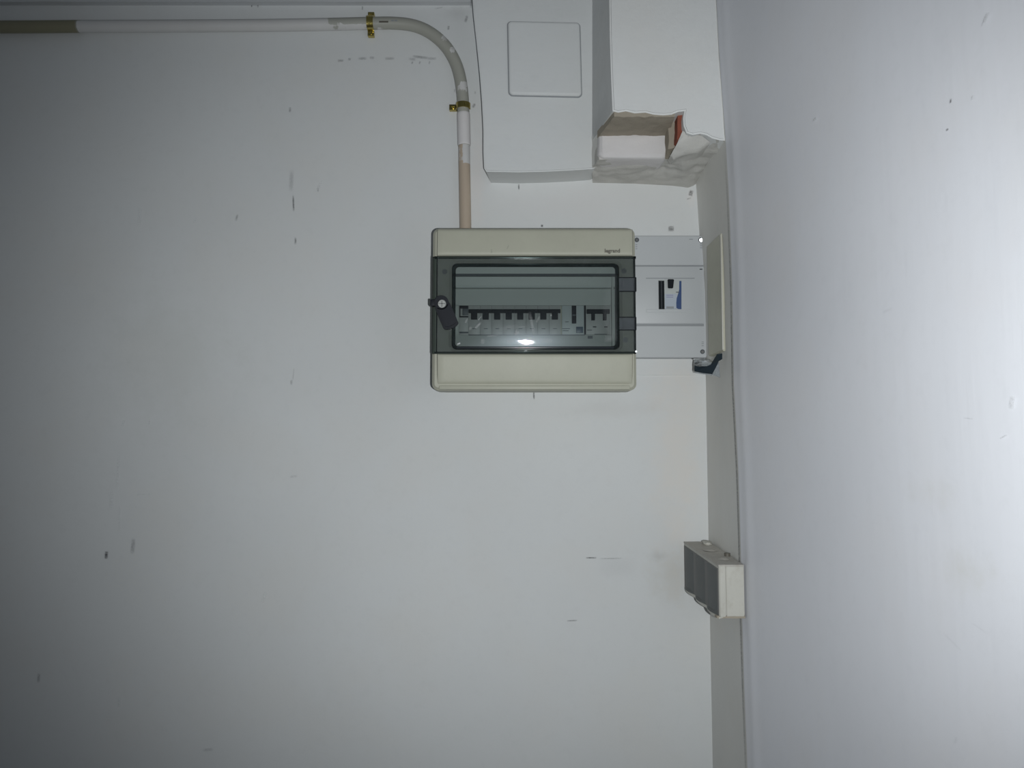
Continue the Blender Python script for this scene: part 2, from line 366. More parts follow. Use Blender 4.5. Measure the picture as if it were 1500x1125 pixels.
bmark('pencil_mark', 905, 830, 60, 30, 0, 'mk_dark', .05)
def rpt(px, py):                                          # point on the right wall seen at this pixel
    Y = .9
    for _ in range(30):
        p = P(px, py, Y); xw = kX(p.z) + OPEN*(CR-Y); Y *= xw/p.x if p.x else 1
    return P(px, py, Y)
def rmark(name, px, py, l, w_, ang=90, mat='mk_dark', s=1.0):
    c = rpt(px, py); k = c.y/F; ca, sa = math.cos(math.radians(ang)), math.sin(math.radians(ang)); fs = c.y/c.x
    fn = lambda u, v: (c.x-.0028+OPEN*((u*ca-v*sa)*k*fs), c.y-(u*ca-v*sa)*k*fs, c.z+(u*sa+v*ca)*k)
    return mark(name, wall_right, fn, l, w_, M[mat], s)
for a in [(1398, 148, 7, 3, 80, 'mk_hole', 1.0), (1393, 190, 4, 4, 0, 'mk_hole', .9), (1450, 26, 14, 8, 60, 'mk_light', .4), (1447, 30, 16, 4, 60, 'mk_dark', .25), (1430, 143, 7, 4, 80, 'mk_light', .5),
          (1197, 175, 5, 5, 0, 'mk_light', .9), (1304, 455, 14, 5, 10, 'mk_dark', .07), (1424, 613, 14, 2, -10, 'mk_dark', .2), (1488, 590, 20, 8, 80, 'mk_light', .5), (1476, 640, 12, 3, 30, 'mk_light', .7),
          (1440, 920, 22, 3, -20, 'mk_dark', .08), (1400, 940, 30, 4, -35, 'mk_dark', .06), (1405, 1085, 14, 4, 70, 'mk_dark', .1)]:
    rmark('scuff_mark', *a)

# ------------------------------------------------------------------ boxed-in duct and pier at the top
BF = 1.215
bm = bmesh.new()
out = [(692, -150), (692, 0), (694, 25), (698, 60), (703, 110), (706, 150), (708, 190), (708, 222), (709, 246), (712, 251), (760, 252), (800, 251), (840, 249), (868, 247), (885, 240), (885, -150)]
fr = [P(x, y, BF) for x, y in out]
bk = []
for (x, y), p in zip(out, fr):
    q = Vector((p.x, W+.005, p.z))
    if 705 < x < 720 and y > 240: q = Vector((p.x+.007, W+.005, p.z))
    bk.append(q)
fv = [bm.verts.new(p) for p in fr]; bv = [bm.verts.new(p) for p in bk]
bm.faces.new(fv); bm.faces.new(list(reversed(bv)))
for k in range(len(fv)): bm.faces.new((fv[k], bv[k], bv[(k+1) % len(fv)], fv[(k+1) % len(fv)]))
bmesh.ops.recalc_face_normals(bm, faces=bm.faces)
es = [e for e in bm.edges if e.verts[0].co.y < BF+.001 and e.verts[1].co.y < BF+.001]
bmesh.ops.bevel(bm, geom=es, offset=.0018, segments=2, affect='EDGES')
duct = struct(link('wall_boxing', bm, M['boxing'], smooth=.5, origin=tuple(P(780, 250, W))), 'plastered duct boxing left of the deeper brick pier at the top')
# square blanking plate
t = thing('junction_box_cover', 'square white painted-over blank cover plate on the plaster boxing above the consumer unit', 'cover plate', P(798, 139, BF))
bm = bmesh.new()
x0, x1, z0, z1 = R(746, 33, 851, 140, BF)
rr(bm, (x0, x1, z0, z1), .006, [(BF+.002, 0), (BF-.0035, 0), (BF-.0052, .0012), (BF-.0058, .0035)])
for v in bm.verts:
    v.co.z += (v.co.x-x0)*-.022; v.co.x += (v.co.z-z0)*-.018
link('cover_plate', bm, M['boxing'], t, smooth=.5)
bm = bmesh.new()
rr(bm, (x0-.0015, x1+.0015, z0-.0015, z1+.0015), .007, [(BF+.002, 0), (BF-.0012, 0), (BF-.0016, .0004)])
for v in bm.verts:
    v.co.z += (v.co.x-x0)*-.022; v.co.x += (v.co.z-z0)*-.018
link('plate_outline', bm, M['greydk'], t)  # dark grey outline round the plate

FB = 1.10; YL = 1.17
# pier body: the plastered upper mass
bm = bmesh.new()
out = [(893, -150), (893, 0), (894, 60), (896, 120), (898, 162), (906, 164), (917, 162), (930, 165), (946, 164), (958, 167), (972, 168), (984, 167), (994, 163), (1003, 162),
       (1001, 172), (1002, 184), (1006, 194), (1015, 197), (1026, 195), (1035, 197), (1044, 202), (1056, 205), (1062, 205), (1059, 160), (1053, 80), (1049, 0), (1049, -150)]
fv = []; bv = []
for i, (x, y) in enumerate(out):
    p = P(x, y, FB); fv.append(bm.verts.new(p))
    if x < 900: q = P(868 - .0*y, 0, BF); qx = P(868, y, BF).x - .001
    elif x > 1048: qx = p.x + .03
    else: qx = p.x
    bv.append(bm.verts.new((qx, BF if x < 900 else W, p.z)))
fc = bm.faces.new(fv); bm.faces.new(list(reversed(bv)))
for k in range(len(fv)): bm.faces.new((fv[k], bv[k], bv[(k+1) % len(fv)], fv[(k+1) % len(fv)]))
bmesh.ops.recalc_face_normals(bm, faces=bm.faces)
bmesh.ops.bevel(bm, geom=[e for e in bm.edges if e.verts[0].co.y < FB+.001 and e.verts[1].co.y < FB+.001], offset=.0022, segments=2, affect='EDGES')
bmesh.ops.triangulate(bm, faces=[f for f in bm.faces if len(f.verts) > 4])
pier = struct(link('wall_pier', bm, M['pier'], smooth=.6, origin=tuple(P(970, 160, W))), 'plastered pier in the corner with a broken lower edge exposing brick')
# tan mortar bed on the ceiling of the broken notch
bm = bmesh.new()
a0, a1 = P(893, 163, FB), P(1000, 165, FB)
zt = P(940, 164, FB).z
solidgrid(bm, lambda u, v: (lerp(lerp(P(900, 165, FB).x, P(876, 190, YL).x, v), P(990, 166, FB).x-.001+.004*v, u), lerp(FB+.003, YL+.01, v), zt-.006-.001*v+nz((u*9, v*6, 3), 1, .0022)), 24, 10,
          lambda u, v: (lerp(lerp(P(900, 165, FB).x, P(876, 190, YL).x, v), P(990, 166, FB).x-.001+.004*v, u), lerp(FB+.003, YL+.01, v), zt+.004))
link('mortar_bed', bm, M['mortar'], pier, smooth=.8)
# back of the notch (core)
bm = bmesh.new(); r_ = R(876, 196, 1006, 262, 1.21)
box(bm, r_[0], r_[1], 1.185, W, P(940, 240, 1.21).z, r_[3]+.01); bmesh.ops.subdivide_edges(bm, edges=bm.edges, cuts=6, use_grid_fill=True); roughen(bm, 40, .0015)
link('pier_core', bm, M['rough_plaster'], pier, smooth=.8)
bm = bmesh.new()
tri = [(879, YL+.008), (867, BF-.001), (890, BF+.02), (890, YL+.010)]
g0 = [bm.verts.new((P(x, 205, Y_).x, Y_, P(870, 184, YL).z)) for x, Y_ in tri]
g1 = [bm.verts.new((P(x, 205, Y_).x, Y_, P(870, 230, YL).z)) for x, Y_ in tri]
bm.faces.new(g0); bm.faces.new(list(reversed(g1)))
for k in range(4): bm.faces.new((g0[k], g1[k], g1[(k+1) % 4], g0[(k+1) % 4]))
bmesh.ops.recalc_face_normals(bm, faces=bm.faces); bmesh.ops.subdivide_edges(bm, edges=bm.edges, cuts=6, use_grid_fill=True); roughen(bm, 60, .0011)
link('pier_corner', bm, M['recess'], pier, smooth=.8)
# pale gypsum block
bm = bmesh.new(); r_ = R(876, 190, 980, 231, YL)
rr(bm, r_, .010, [(YL+.05, 0), (YL+.008, 0), (YL+.003, .0015), (YL, .006)], n=6)
bmesh.ops.triangulate(bm, faces=[f for f in bm.faces if len(f.verts) > 4]); bmesh.ops.subdivide_edges(bm, edges=bm.edges, cuts=2, use_grid_fill=True)
roughen(bm, 45, .0016); roughen(bm, 160, .0005)
o = link('gypsum_block', bm, M['lump'], pier, smooth=.9); o['label'] = 'pale rounded gypsum block inside the broken pier edge'
# mortar joint + red brick at the right jamb of the notch
bm = bmesh.new(); a = P(978, 168, 1.145); b = P(993, 219, 1.145)
box(bm, a.x, b.x+.003, 1.140, W-.02, b.z, a.z+.02, .0012); bmesh.ops.subdivide_edges(bm, edges=bm.edges, cuts=5, use_grid_fill=True); roughen(bm, 60, .0035); roughen(bm, 160, .001)
link('mortar_joint', bm, M['mortar'], pier, smooth=.9)
bm = bmesh.new()
poly = [(992, 166), (1004, 164), (1008, 188), (1003, 193), (999, 199), (994, 205), (991.5, 203), (992.5, 185)]
fv = [bm.verts.new(P(x, y, 1.116)) for x, y in poly]; bv = [bm.verts.new(P(x, y, 1.116)+Vector((.002, .075, 0))) for x, y in poly]
bm.faces.new(fv); bm.faces.new(list(reversed(bv)))
for k in range(len(fv)): bm.faces.new((fv[k], bv[k], bv[(k+1) % len(fv)], fv[(k+1) % len(fv)]))
bmesh.ops.recalc_face_normals(bm, faces=bm.faces)
bmesh.ops.triangulate(bm, faces=bm.faces); bmesh.ops.subdivide_edges(bm, edges=bm.edges, cuts=2, use_grid_fill=True); roughen(bm, 70, .0014)
o = link('brick', bm, M['brick'], pier); o['label'] = 'exposed red brick edge'
# rough sloping underside
near = [(868, 247, 1.218), (876, 234, 1.177), (930, 232, 1.177), (975, 231, 1.177), (991, 221, 1.152), (1000, 208, 1.118), (1010, 198, 1.106), (1030, 196, 1.1025), (1050, 205, 1.1025), (1068, 207, 1.1025)]
far = [(868, 268, W), (876, 268, W), (930, 269, W), (965, 271, W), (985, 272, W), (1000, 274, W), (1008, 275, W), (1016, 272, W), (1024, 266, W), (1034, 262, W)]
def rowpt(tab, u):
    t_ = u*(len(tab)-1); i = min(int(t_), len(tab)-2); a, b = P(*tab[i]), P(*tab[i+1]); return a.lerp(b, t_-i)
def f_und(u, v):
    p = rowpt(near, u).lerp(rowpt(far, u), v); q = Vector((p.x*30, p.y*30, 5))
    am = math.sin(math.pi*min(1, max(0, v)))**.5
    p.z += am*(noise.noise(q*.8)*.004 + noise.noise(q*2.2)*.0028 + noise.noise(q*5)*.0012 + abs(noise.noise(Vector((p.x*14+p.y*60, p.y*20, 2))))*.005)
    return p
bm = bmesh.new()
solidgrid(bm, f_und, 70, 26, lambda u, v: f_und(u, v)+Vector((0, .002, .022)))
o = link('plaster_underside', bm, M['rough_plaster'], pier, smooth=1.0); o['label'] = 'rough greyer plaster underside'
# crumbled plaster edge fragment at the right jamb
bm = bmesh.new()
fv = [P(x, y, 1.101) for x, y in [(1002, 188), (1008, 193), (1018, 196), (1030, 197), (1044, 204), (1030, 212), (1012, 214), (994, 220), (989, 214), (994, 205), (999, 197)]]
f1 = [bm.verts.new(p + Vector((0, .006+1.8*max(0, (P(0, 200, 1.1).z-p.z)), 0))) for p in fv]; f2 = [bm.verts.new(p+Vector((0, .06, 0))) for p in fv]
bm.faces.new(f1); bm.faces.new(list(reversed(f2)))
for k in range(len(f1)): bm.faces.new((f1[k], f2[k], f2[(k+1) % len(f1)], f1[(k+1) % len(f1)]))
bmesh.ops.recalc_face_normals(bm, faces=bm.faces); bmesh.ops.triangulate(bm, faces=bm.faces); bmesh.ops.subdivide_edges(bm, edges=bm.edges, cuts=3, use_grid_fill=True); roughen(bm, 60, .002)
link('plaster_chunk', bm, M['rough_plaster'], pier, smooth=1.0)

# ------------------------------------------------------------------ conduit
def tube(bm, path, r, n=18, cap=True):
    rings = []
    for i, p in enumerate(path):
        t_ = (path[min(i+1, len(path)-1)]-path[max(i-1, 0)]).normalized()
        a = t_.cross(Vector((0, 1, 0))).normalized(); b = t_.cross(a).normalized()
        rad = r(i/(len(path)-1)) if callable(r) else r
        rings.append([bm.verts.new(p+a*rad*math.cos(2*math.pi*k/n)+b*rad*math.sin(2*math.pi*k/n)) for k in range(n)])
    for a, b in zip(rings, rings[1:]):
        for k in range(n): bm.faces.new((a[k], a[(k+1) % n], b[(k+1) % n], b[k]))
    if cap: bm.faces.new(rings[0]); bm.faces.new(list(reversed(rings[-1])))
    bmesh.ops.recalc_face_normals(bm, faces=bm.faces); return rings
YC = W-.0115
def smoothpath(pts, per=14):
    ps = [P(x, y, YC) for x, y in pts]; res = []
    for i in range(len(ps)-1):
        p0, p1, p2, p3 = ps[max(i-1, 0)], ps[i], ps[i+1], ps[min(i+2, len(ps)-1)]
        for k in range(per):
            s = k/per; s2 = s*s; s3 = s2*s
            res.append(.5*((2*p1)+(-p0+p2)*s+(2*p0-5*p1+4*p2-p3)*s2+(-p0+3*p1-3*p2+p3)*s3))
    res.append(ps[-1]); return res
H = [(-260, 41), (-120, 40), (0, 39.5), (60, 39.2), (118, 38.8), (200, 38.5), (300, 38), (400, 37.2), (480, 35.8), (545, 34.3), (575, 34), (600, 36.3), (620, 42.5), (638, 53.5), (653, 68), (664, 85), (671, 102), (675.5, 122), (678, 145), (679, 170), (680, 214)]
def conduit_mat():
    m, nt, b, out = mat_new('conduit_pvc_partly_painted'); v = world_vec(nt)
    at = N(nt, 'ShaderNodeAttribute', attribute_name='bare')
    add = N(nt, 'ShaderNodeMath', operation='ADD'); nt.links.new(at.outputs['Fac'], add.inputs[0])
    s = N(nt, 'ShaderNodeMath', operation='MULTIPLY_ADD'); nt.links.new(noise_tex(nt, v, 70, 5, .65), s.inputs[0]); s.inputs[1].default_value = 1.1; s.inputs[2].default_value = -.55
    nt.links.new(s.outputs[0], add.inputs[1]); f = ramp(nt, add.outputs[0], .45, .55)
    tn = N(nt, 'ShaderNodeAttribute', attribute_name='tint')
    bare = mixc(nt, tn.outputs['Fac'], (.40, .40, .36), (.50, .41, .32))
    dk = N(nt, 'ShaderNodeAttribute', attribute_name='olive'); bare = mixc(nt, dk.outputs['Fac'], bare, (.24, .225, .15))
    paint = mixc(nt, noise_tex(nt, v, 25, 3), (.60, .585, .57), (.66, .66, .655))
    nt.links.new(mixc(nt, f, paint, bare), b.inputs['Base Color']); b.inputs['Roughness'].default_value = .45
    return m
M['conduit'] = conduit_mat()
cond = thing('conduit_pipe', 'half-painted grey plastic conduit bending from the wall top down into the consumer unit', 'pipe', P(682, 333, YC))
def add_attr(o, name, fn):
    a = o.data.attributes.new(name, 'FLOAT', 'POINT'); mw = o.parent.location if o.parent else o.location
    for i, v in enumerate(o.data.vertices): a.data[i].value = fn(v.co+mw)
def pxof(p):                                              # photo-pixel of a point on the conduit plane, only to place paint splashes
    c = p-Vector((0, 0, CZ)); zc = c.y*math.cos(TH)+c.z*math.sin(TH); yc = -c.y*math.sin(TH)+c.z*math.cos(TH)
    return 750+c.x/zc*F, 562.5-yc/zc*F
XA, XB, XC_, XD = P(118, 38, YC).x, P(483, 36, YC).x, P(540, 34, YC).x, P(575, 34, YC).x
def bare_h(p):
    qx, qy = pxof(p)
    for sx, sy, sr in ((651, 56, 5), (662, 73, 5), (679, 124, 6), (497, 41, 9), (682, 132, 3), (556, 44, 5)):
        if math.hypot(qx-sx, qy-sy) < sr: return .45
    zc = P((p.x/YC*F)+750, 37, YC).z
    if p.x < XA: return 1.0 if p.x < XA-.004 else .6
    if p.x < XB: return .12 + (.25 if p.z > P(200, 33, YC).z and p.x > P(420, 33, YC).x else 0)
    if p.x < XC_: return .95 if p.z > P(500, 39, YC).z - .0 else .35
    return .95 if p.z > P(680, 120, YC).z else .62
bm = bmesh.new(); tube(bm, smoothpath(H), .0098, 20)
o = link('conduit_bend', bm, M['conduit'], cond, smooth=.9)
add_attr(o, 'bare', bare_h); add_attr(o, 'tint', lambda p: .0); add_attr(o, 'olive', lambda p: 1.0 if p.x < XA else (.12 if p.x > XC_ else .0))
bm = bmesh.new(); tube(bm, smoothpath([(680, 200), (680.3, 240), (681, 280), (682, 340)]), .0094, 20)
o = link('conduit_drop', bm, M['conduit'], cond, smooth=.9)
zA, zB = P(681, 216, YC).z, P(681, 240, YC).z
add_attr(o, 'bare', lambda p: 1.0 if p.z < zB else (.55 if p.x < P(679, 220, YC).x else .1)); add_attr(o, 'tint', lambda p: 1.0); add_attr(o, 'olive', lambda p: 0)
bm = bmesh.new(); tube(bm, smoothpath([(679, 166), (679.3, 180), (679.7, 200), (680, 213.5)], 6), lambda t_: .0106 - (.0006 if t_ < .02 or t_ > .98 else 0), 20)
o = link('coupling_sleeve', bm, M['lump'], cond, smooth=.6); o['label'] = 'white sleeve joining the two pipes'
# tiny printed marks on the bend
for x, w_ in ((562, 14), (575, 4), (580, 4)):
    bm = bmesh.new(); c = P(x, 31.6 if x < 570 else 30, YC-.0097); box(bm, c.x-w_/2*.00106, c.x+w_/2*.00106, c.y-.0001, c.y+.0012, c.z-.0013, c.z+.0011)
    link('printed_mark', bm, M['text'] if x < 570 else M['greydk'], cond)
# clamps
def clamp(name, label, c, along, tabs, halfw):
    """P-clamp band round the pipe; along = pipe direction; tabs = signs of screw tabs across"""
    al = Vector(along); ac = Vector((0, -1, 0)).cross(al).normalized()
    t = thing(name, label, 'pipe clamp', c + Vector((0, .0115, 0)), 'brass pipe clamps on the conduit')
    bm = bmesh.new(); n = 22; r0, r1 = .0101, .0119; sec = []
    for k in range(n+1):
        a = math.pi*1.06*(k/n)-math.pi*.03
        d = ac*math.cos(a)+Vector((0, -1, 0))*math.sin(a)
        sec.append([c+d*r_+al*s*halfw for r_, s in ((r0, -1), (r1, -1), (r1, 1), (r0, 1))])
    vv = [[bm.verts.new(p) for p in s] for s in sec]
    for a, b in zip(vv, vv[1:]):
        for k in range(4): bm.faces.new((a[k], a[(k+1) % 4], b[(k+1) % 4], b[k]))
    bm.faces.new(vv[0]); bm.faces.new(list(reversed(vv[-1]))); bmesh.ops.recalc_face_normals(bm, faces=bm.faces)
    link('clamp_band', bm, M['brass'], t, smooth=.6)
    for sg, ln in tabs:
        bm = bmesh.new(); a0 = c+ac*sg*.0104; a1 = c+ac*sg*(.0112+ln)
        xs = sorted((a0.x, a1.x)) if abs(ac.x) > .5 else (c.x-halfw, c.x+halfw); zs = sorted((a0.z, a1.z)) if abs(ac.z) > .5 else (c.z-halfw, c.z+halfw)
        box(bm, xs[0], xs[1], c.y+.0022, c.y+.0105, zs[0], zs[1], .0008); link('clamp_tab', bm, M['brass'], t, smooth=.5)
        m_ = c+ac*sg*(.0104+ln*.55); bm = bmesh.new(); cyl(bm, (m_.x, c.y+.0014, m_.z), (0, -1, 0), .0031, .0022, 16)
        box(bm, m_.x-.0024, m_.x+.0024, c.y-.0002, c.y+.0008, m_.z-.0004, m_.z+.0004)
        link('clamp_screw', bm, M['brass'], t, smooth=.5)
    return t
clamp('pipe_clamp', 'shiny brass clamp around the horizontal run of conduit near the bend', P(543, 34.2, YC), (1, 0, 0), ((1, .0095), (-1, .0085)), .0052)
clamp('pipe_clamp', 'small brass clamp on the vertical conduit below the bend, tab to the left', P(678.5, 156, YC), (0, 0, 1), ((1, .0115),), .0046)

# ------------------------------------------------------------------ consumer unit (large cream board)
YB, YF = 1.205, 1.165
board = thing('distribution_board', 'large cream consumer unit with smoked door over a row of black-toggle breakers', 'fuse box', P(782, 571, W))
orect = R(635.5, 334, 929.5, 570, YF)
bm = bmesh.new(); rr(bm, R(637, 336, 928.5, 568.5, YF), .008, [(W+.001, 0), (YB-.002, 0)], n=6)
link('back_box', bm, M['cream'], board, smooth=.6)
# front cover: outer rounded hood in one piece with an opening behind the door
bm = bmesh.new(); irect = R(662, 387, 907, 512, YF+.01)
frame(bm, R(633, 333, 932, 571.5, YF), .0095, irect, .006, YB+.012, YF+.003, .004, 6)
link('front_cover', bm, M['cream'], board, smooth=.6)
def band(y0, y1, top):
    """raised horizontal band of the cover with soft edges; profile across z"""
    xa, xb, z0, z1 = R(640, y0, 927, y1, YF)
    bm = bmesh.new(); ns = 14; nx = 24
    def f(u, v):
        e = min(v, 1-v)*(z1-z0); r_ = .0035
        d = r_-math.sqrt(max(0, r_*r_-(r_-min(e, r_))**2))
        x = lerp(xa, xb, u); eu = min(u, 1-u)*(xb-xa); d2 = .0035-math.sqrt(max(0, .0035**2-(.0035-min(eu, .0035))**2))
        return (x, YF-.004+max(d, d2)+ (lambda s_: (.03*s_+.9*s_*s_) if top else (.065*s_+1.5*s_*s_))((v if top else 1-v)*(z1-z0)), lerp(z0, z1, v))
    us = lambda t_: t_
    solidgrid(bm, lambda u, v: f(.5-.5*math.cos(math.pi*u), .5-.5*math.cos(math.pi*v)), nx, ns, lambda u, v: (lerp(xa, xb, .5-.5*math.cos(math.pi*u)), YF+.012, lerp(z0, z1, .5-.5*math.cos(math.pi*v))))
    return bm
o = link('upper_band', band(335.5, 375, True), M['cream'], board, smooth=.7)
o = link('lower_band', band(518.5, 563, False), M['cream'], board, smooth=.7)
bm = bmesh.new(); x0, x1, z0, z1 = R(636, 564.5, 931, 570.5, YF); box(bm, x0+.007, x1-.008, YF-.0005, YF+.02, z0, z1, .0018); link('lower_rim', bm, M['cream'], board, smooth=.6)
# lettering on the upper band
def text(s, size, px, py, Y, mat, parent, name='lettering', depth=.0002):
    cu = bpy.data.curves.new('t', 'FONT'); cu.body = s; cu.size = size; cu.extrude = depth; cu.align_x = 'CENTER'; cu.align_y = 'CENTER'; cu.offset = size*.03; cu.resolution_u = 3
    to = bpy.data.objects.new('t', cu); C.objects.link(to); dg = bpy.context.evaluated_depsgraph_get()
    me = bpy.data.meshes.new_from_object(to.evaluated_get(dg)); bpy.data.objects.remove(to)
    bm = bmesh.new(); bm.from_mesh(me)
    p = P(px, py, Y)
    for v in bm.verts: v.co = Vector((v.co.x, -v.co.z, v.co.y))+p
    return link(name, bm, mat, parent)
text('legrand', .0078, 897, 367.5, YF-.0040, M['text'], board)
for x, y, a in ((720, 368, 90), (744, 362, 65)): bmark('scuff_mark', x, y, 7, 1.6, a, 'mk_dark', .4, YF-.0036, board)
# door: smoked sheet around the window
YD = YF-.001
drect = R(639, 377, 931, 517, YD); wrect = R(662.5, 386, 907, 511.5, YD)
bm = bmesh.new(); frame(bm, drect, .003, wrect, .007, YD+.0032, YD, .0008, 5)
door = link('door', bm, M['door'], board, smooth=.6); door['label'] = 'smoked translucent door'
bm = bmesh.new()
for a in ((636.5, 375.5, 931.5, 378.5), (636.5, 515.3, 931.5, 518)): 
    x0, x1, z0, z1 = R(*a, YD); box(bm, x0, x1, YD-.0003, YD+.011, z0, z1)
for a in ((633.2, 376, 640.5, 518), (928.8, 376, 931.3, 518)):
    x0, x1, z0, z1 = R(*a, YD); box(bm, x0, x1, YD-.0005, YD+.011, z0, z1, .0008)
link('door_edge', bm, M['rim'], door)
bm = bmesh.new(); irc = R(667, 390, 902.5, 507.5, YD-.003); frame(bm, R(662, 386, 907, 511.5, YD-.003), .0075, irc, .005, YD+.003, YD-.004, .0012, 6)
link('window_rim', bm, M['rim'], door, smooth=.7)
# bowed pane
bm = bmesh.new(); x0, x1, z0, z1 = R(664, 388, 905, 510, YD-.003)
pf = lambda u, v: (lerp(x0, x1, u), YD-.0035-.0047*(1-(2*v-1)**2)*(1-abs(2*u-1)**6), lerp(z0, z1, v))
solidgrid(bm, pf, 40, 30); pane = link('window_pane', bm, M['pane'], door, smooth=True)
bm = bmesh.new(); p = P(784, 509.5, YD-.004); cyl(bm, (p.x, YD-.0042, p.z), (1, 0, 0), .0016, x1-x0-.012, 20); link('streak_bar', bm, M['streakgloss'], door, smooth=.6)  # glossy bar added under the pane to catch a streak of flash
for x, y, l, w_, a_, st in ((700, 477, 14, 4, 45, .5), (703, 466, 10, 2, 50, .5), (689, 481, 6, 4, 60, .4), (757, 488, 8, 5, 20, .6), (756, 486, 6, 2, 80, .5), (707, 500, 9, 7, 80, .35), (748, 500, 14, 6, 5, .4), (721, 492, 20, 3, 5, .3),
                            (779, 474, 36, 5, 100, .35), (788, 468, 12, 4, 60, .3), (800, 499, 20, 7, 0, .35), (807, 462, 3, 3, 0, .7), (762, 479, 18, 2, 0, .25), (892, 496, 14, 12, 0, .2), (683, 470, 8, 4, 60, .35), (745, 480, 30, 8, 10, .15)):
    bmark('scuff_mark', x, y, l, w_, a_, 'mk_light', st*.75, YD-.0086, door)
for x, y in ((672, 503.5), (770, 514)):
    bmark('scuff_mark', x, y, 6, 3, 20, 'mk_light', 1.0, YD-.0052, door)
# door screws, hinges, latch
for x, y in ((651.5, 398), (914, 397), (916, 498)):
    bm = bmesh.new(); p = P(x, y, YD+.004); cyl(bm, (p.x, YD+.0052, p.z), (0, -1, 0), .0040, .003, 18); link('screw', bm, M['dullscrew'], board, smooth=.6)
for y0, y1 in ((407, 427), (465, 483.5)):
    bm = bmesh.new(); x0, x1, z0, z1 = R(905, y0, 931.5, y1, YD); box(bm, x0+.001, x1, YD-.002, YD-.0002, z0, z1, .0006); h = link('hinge', bm, M['hingesmoke'], door)
    bm = bmesh.new(); box(bm, x0+.002, x1, YD-.0024, YD-.0002, z0-.0006, z0+.0006); box(bm, x0+.002, x1, YD-.0024, YD-.0002, z1-.0006, z1+.0006); box(bm, x1-.0022, x1+.0004, YD-.0028, YD+.002, z0, z1)
    link('hinge_pin', bm, M['black'], h)
p = P(931.5, 515, YD); bm = bmesh.new(); cyl(bm, (p.x, YD-.001, p.z), (0, -1, -.08), .0016, .003, 12); link('hinge_pin_glint', bm, M['chrome'], door)  # corner pin made bright metal for the highlight on the door
kp = P(646.5, 445, YD)
bm = bmesh.new(); cyl(bm, (kp.x+.001, YD-.006, kp.z+.0), (0, -1, 0), .0105, .014, 28, bev=.001)
lat = link('latch', bm, M['knobblack'], door, smooth=.6)
bm = bmesh.new()
a = P(649, 450, YD-.012); b = P(660, 475.5, YD-.012); d = (b-a).normalized()
sd = Vector((d.z, 0, -d.x)); hw = .0116
pts = []
for k in range(9):
    an = math.pi*k/8; pts.append(a-d*(math.sin(an)*hw*.9)*1 + sd*math.cos(an)*hw)
for k in range(9):
    an = math.pi*k/8; pts.append(b+d*math.sin(an)*hw*.42 - sd*math.cos(an)*hw)
f1 = [bm.verts.new(p_) for p_ in pts]; f2 = [bm.verts.new(p_+Vector((0, .011, 0))) for p_ in pts]
bm.faces.new(f1); bm.faces.new(list(reversed(f2)))
for k in range(len(f1)): bm.faces.new((f1[k], f2[k], f2[(k+1) % len(f1)], f1[(k+1) % len(f1)]))
bmesh.ops.recalc_face_normals(bm, faces=bm.faces)
bmesh.ops.bevel(bm, geom=[e for e in bm.edges if e.verts[0].co.y < YD-.0115 and e.verts[1].co.y < YD-.0115], offset=.0032, segments=4, affect='EDGES')
link('latch_lever', bm, M['knobblack'], lat, smooth=.6)
bm = bmesh.new(); p = P(632.5, 444, YD); box(bm, p.x-.002, p.x+.006, YD-.006, YD+.008, p.z-.005, p.z+.005, .0015); link('latch_catch', bm, M['knobblack'], lat, smooth=.6)
bm = bmesh.new(); p = P(647.5, 445, YD-.0135); cyl(bm, (p.x, YD-.0135, p.z), (-.0, -1, -.17), .0062, .004, 24, r2=.0056)
sc = link('lock_screw', bm, M['screwgrey'], lat, smooth=.5)
bm = bmesh.new(); box(bm, p.x-.0048, p.x+.0048, YD-.0162, YD-.0150, p.z-.0006, p.z+.0006); box(bm, p.x-.0006, p.x+.0006, YD-.0162, YD-.0150, p.z-.0048, p.z+.0048)
link('screw_slot', bm, M['dullscrew'], lat)
# inner faceplate behind the window: profile swept across
YI = 1.196
prof = [(386, YF+.012), (401, YF+.014), (403, YF+.022), (419.5, YI-.006), (421.5, YI-.007), (423.5, YI-.001), (447, YI), (447.5, YI)]
x0, x1 = R(657, 387, 912, 512, YI)[:2]
bm = bmesh.new(); zy = [(P(780, y, Y_).z, Y_) for y, Y_ in prof]
zslot1 = P(780, 490.5, YI).z; zy2 = [(zslot1, YI), (P(780, 512, YI-.004).z, YI-.004), (P(780, 516, YF+.02).z, YF+.014)]
for seq in (zy, zy2):
    vs_ = [[bm.verts.new((xx, Y_, z)) for xx in (x0, x1)] for z, Y_ in seq]
    ws_ = [[bm.verts.new((xx, Y_+.003, z)) for xx in (x0, x1)] for z, Y_ in seq]
    for a, b in zip(vs_, vs_[1:]): bm.faces.new((a[0], a[1], b[1], b[0]))
    for a, b in zip(ws_, ws_[1:]): bm.faces.new((a[0], b[0], b[1], a[1]))
    for k, kk in ((0, 0), (-1, -1)): bm.faces.new((vs_[k][0], vs_[k][1], ws_[k][1], ws_[k][0]))
bmesh.ops.recalc_face_normals(bm, faces=bm.faces)
link('faceplate', bm, M['face'], board)
T_ = lambda a, Y0_, Y1_, mt, nm: (lambda q: (lambda b: (box(b, q[0], q[1], Y0_, Y1_, q[2], q[3], .0004), link(nm, b, M[mt], board)))(bmesh.new()))(R(*a, Y0_))
T_((668, 419.6, 895, 421.2), YI-.0085, YI-.003, 'iga', 'faceplate_highlight'); T_((664, 401.2, 903, 403.6), YF+.011, YF+.02, 'dkgrey', 'faceplate_shade')  # pale strip paints the highlight, dark strip the shade of the step
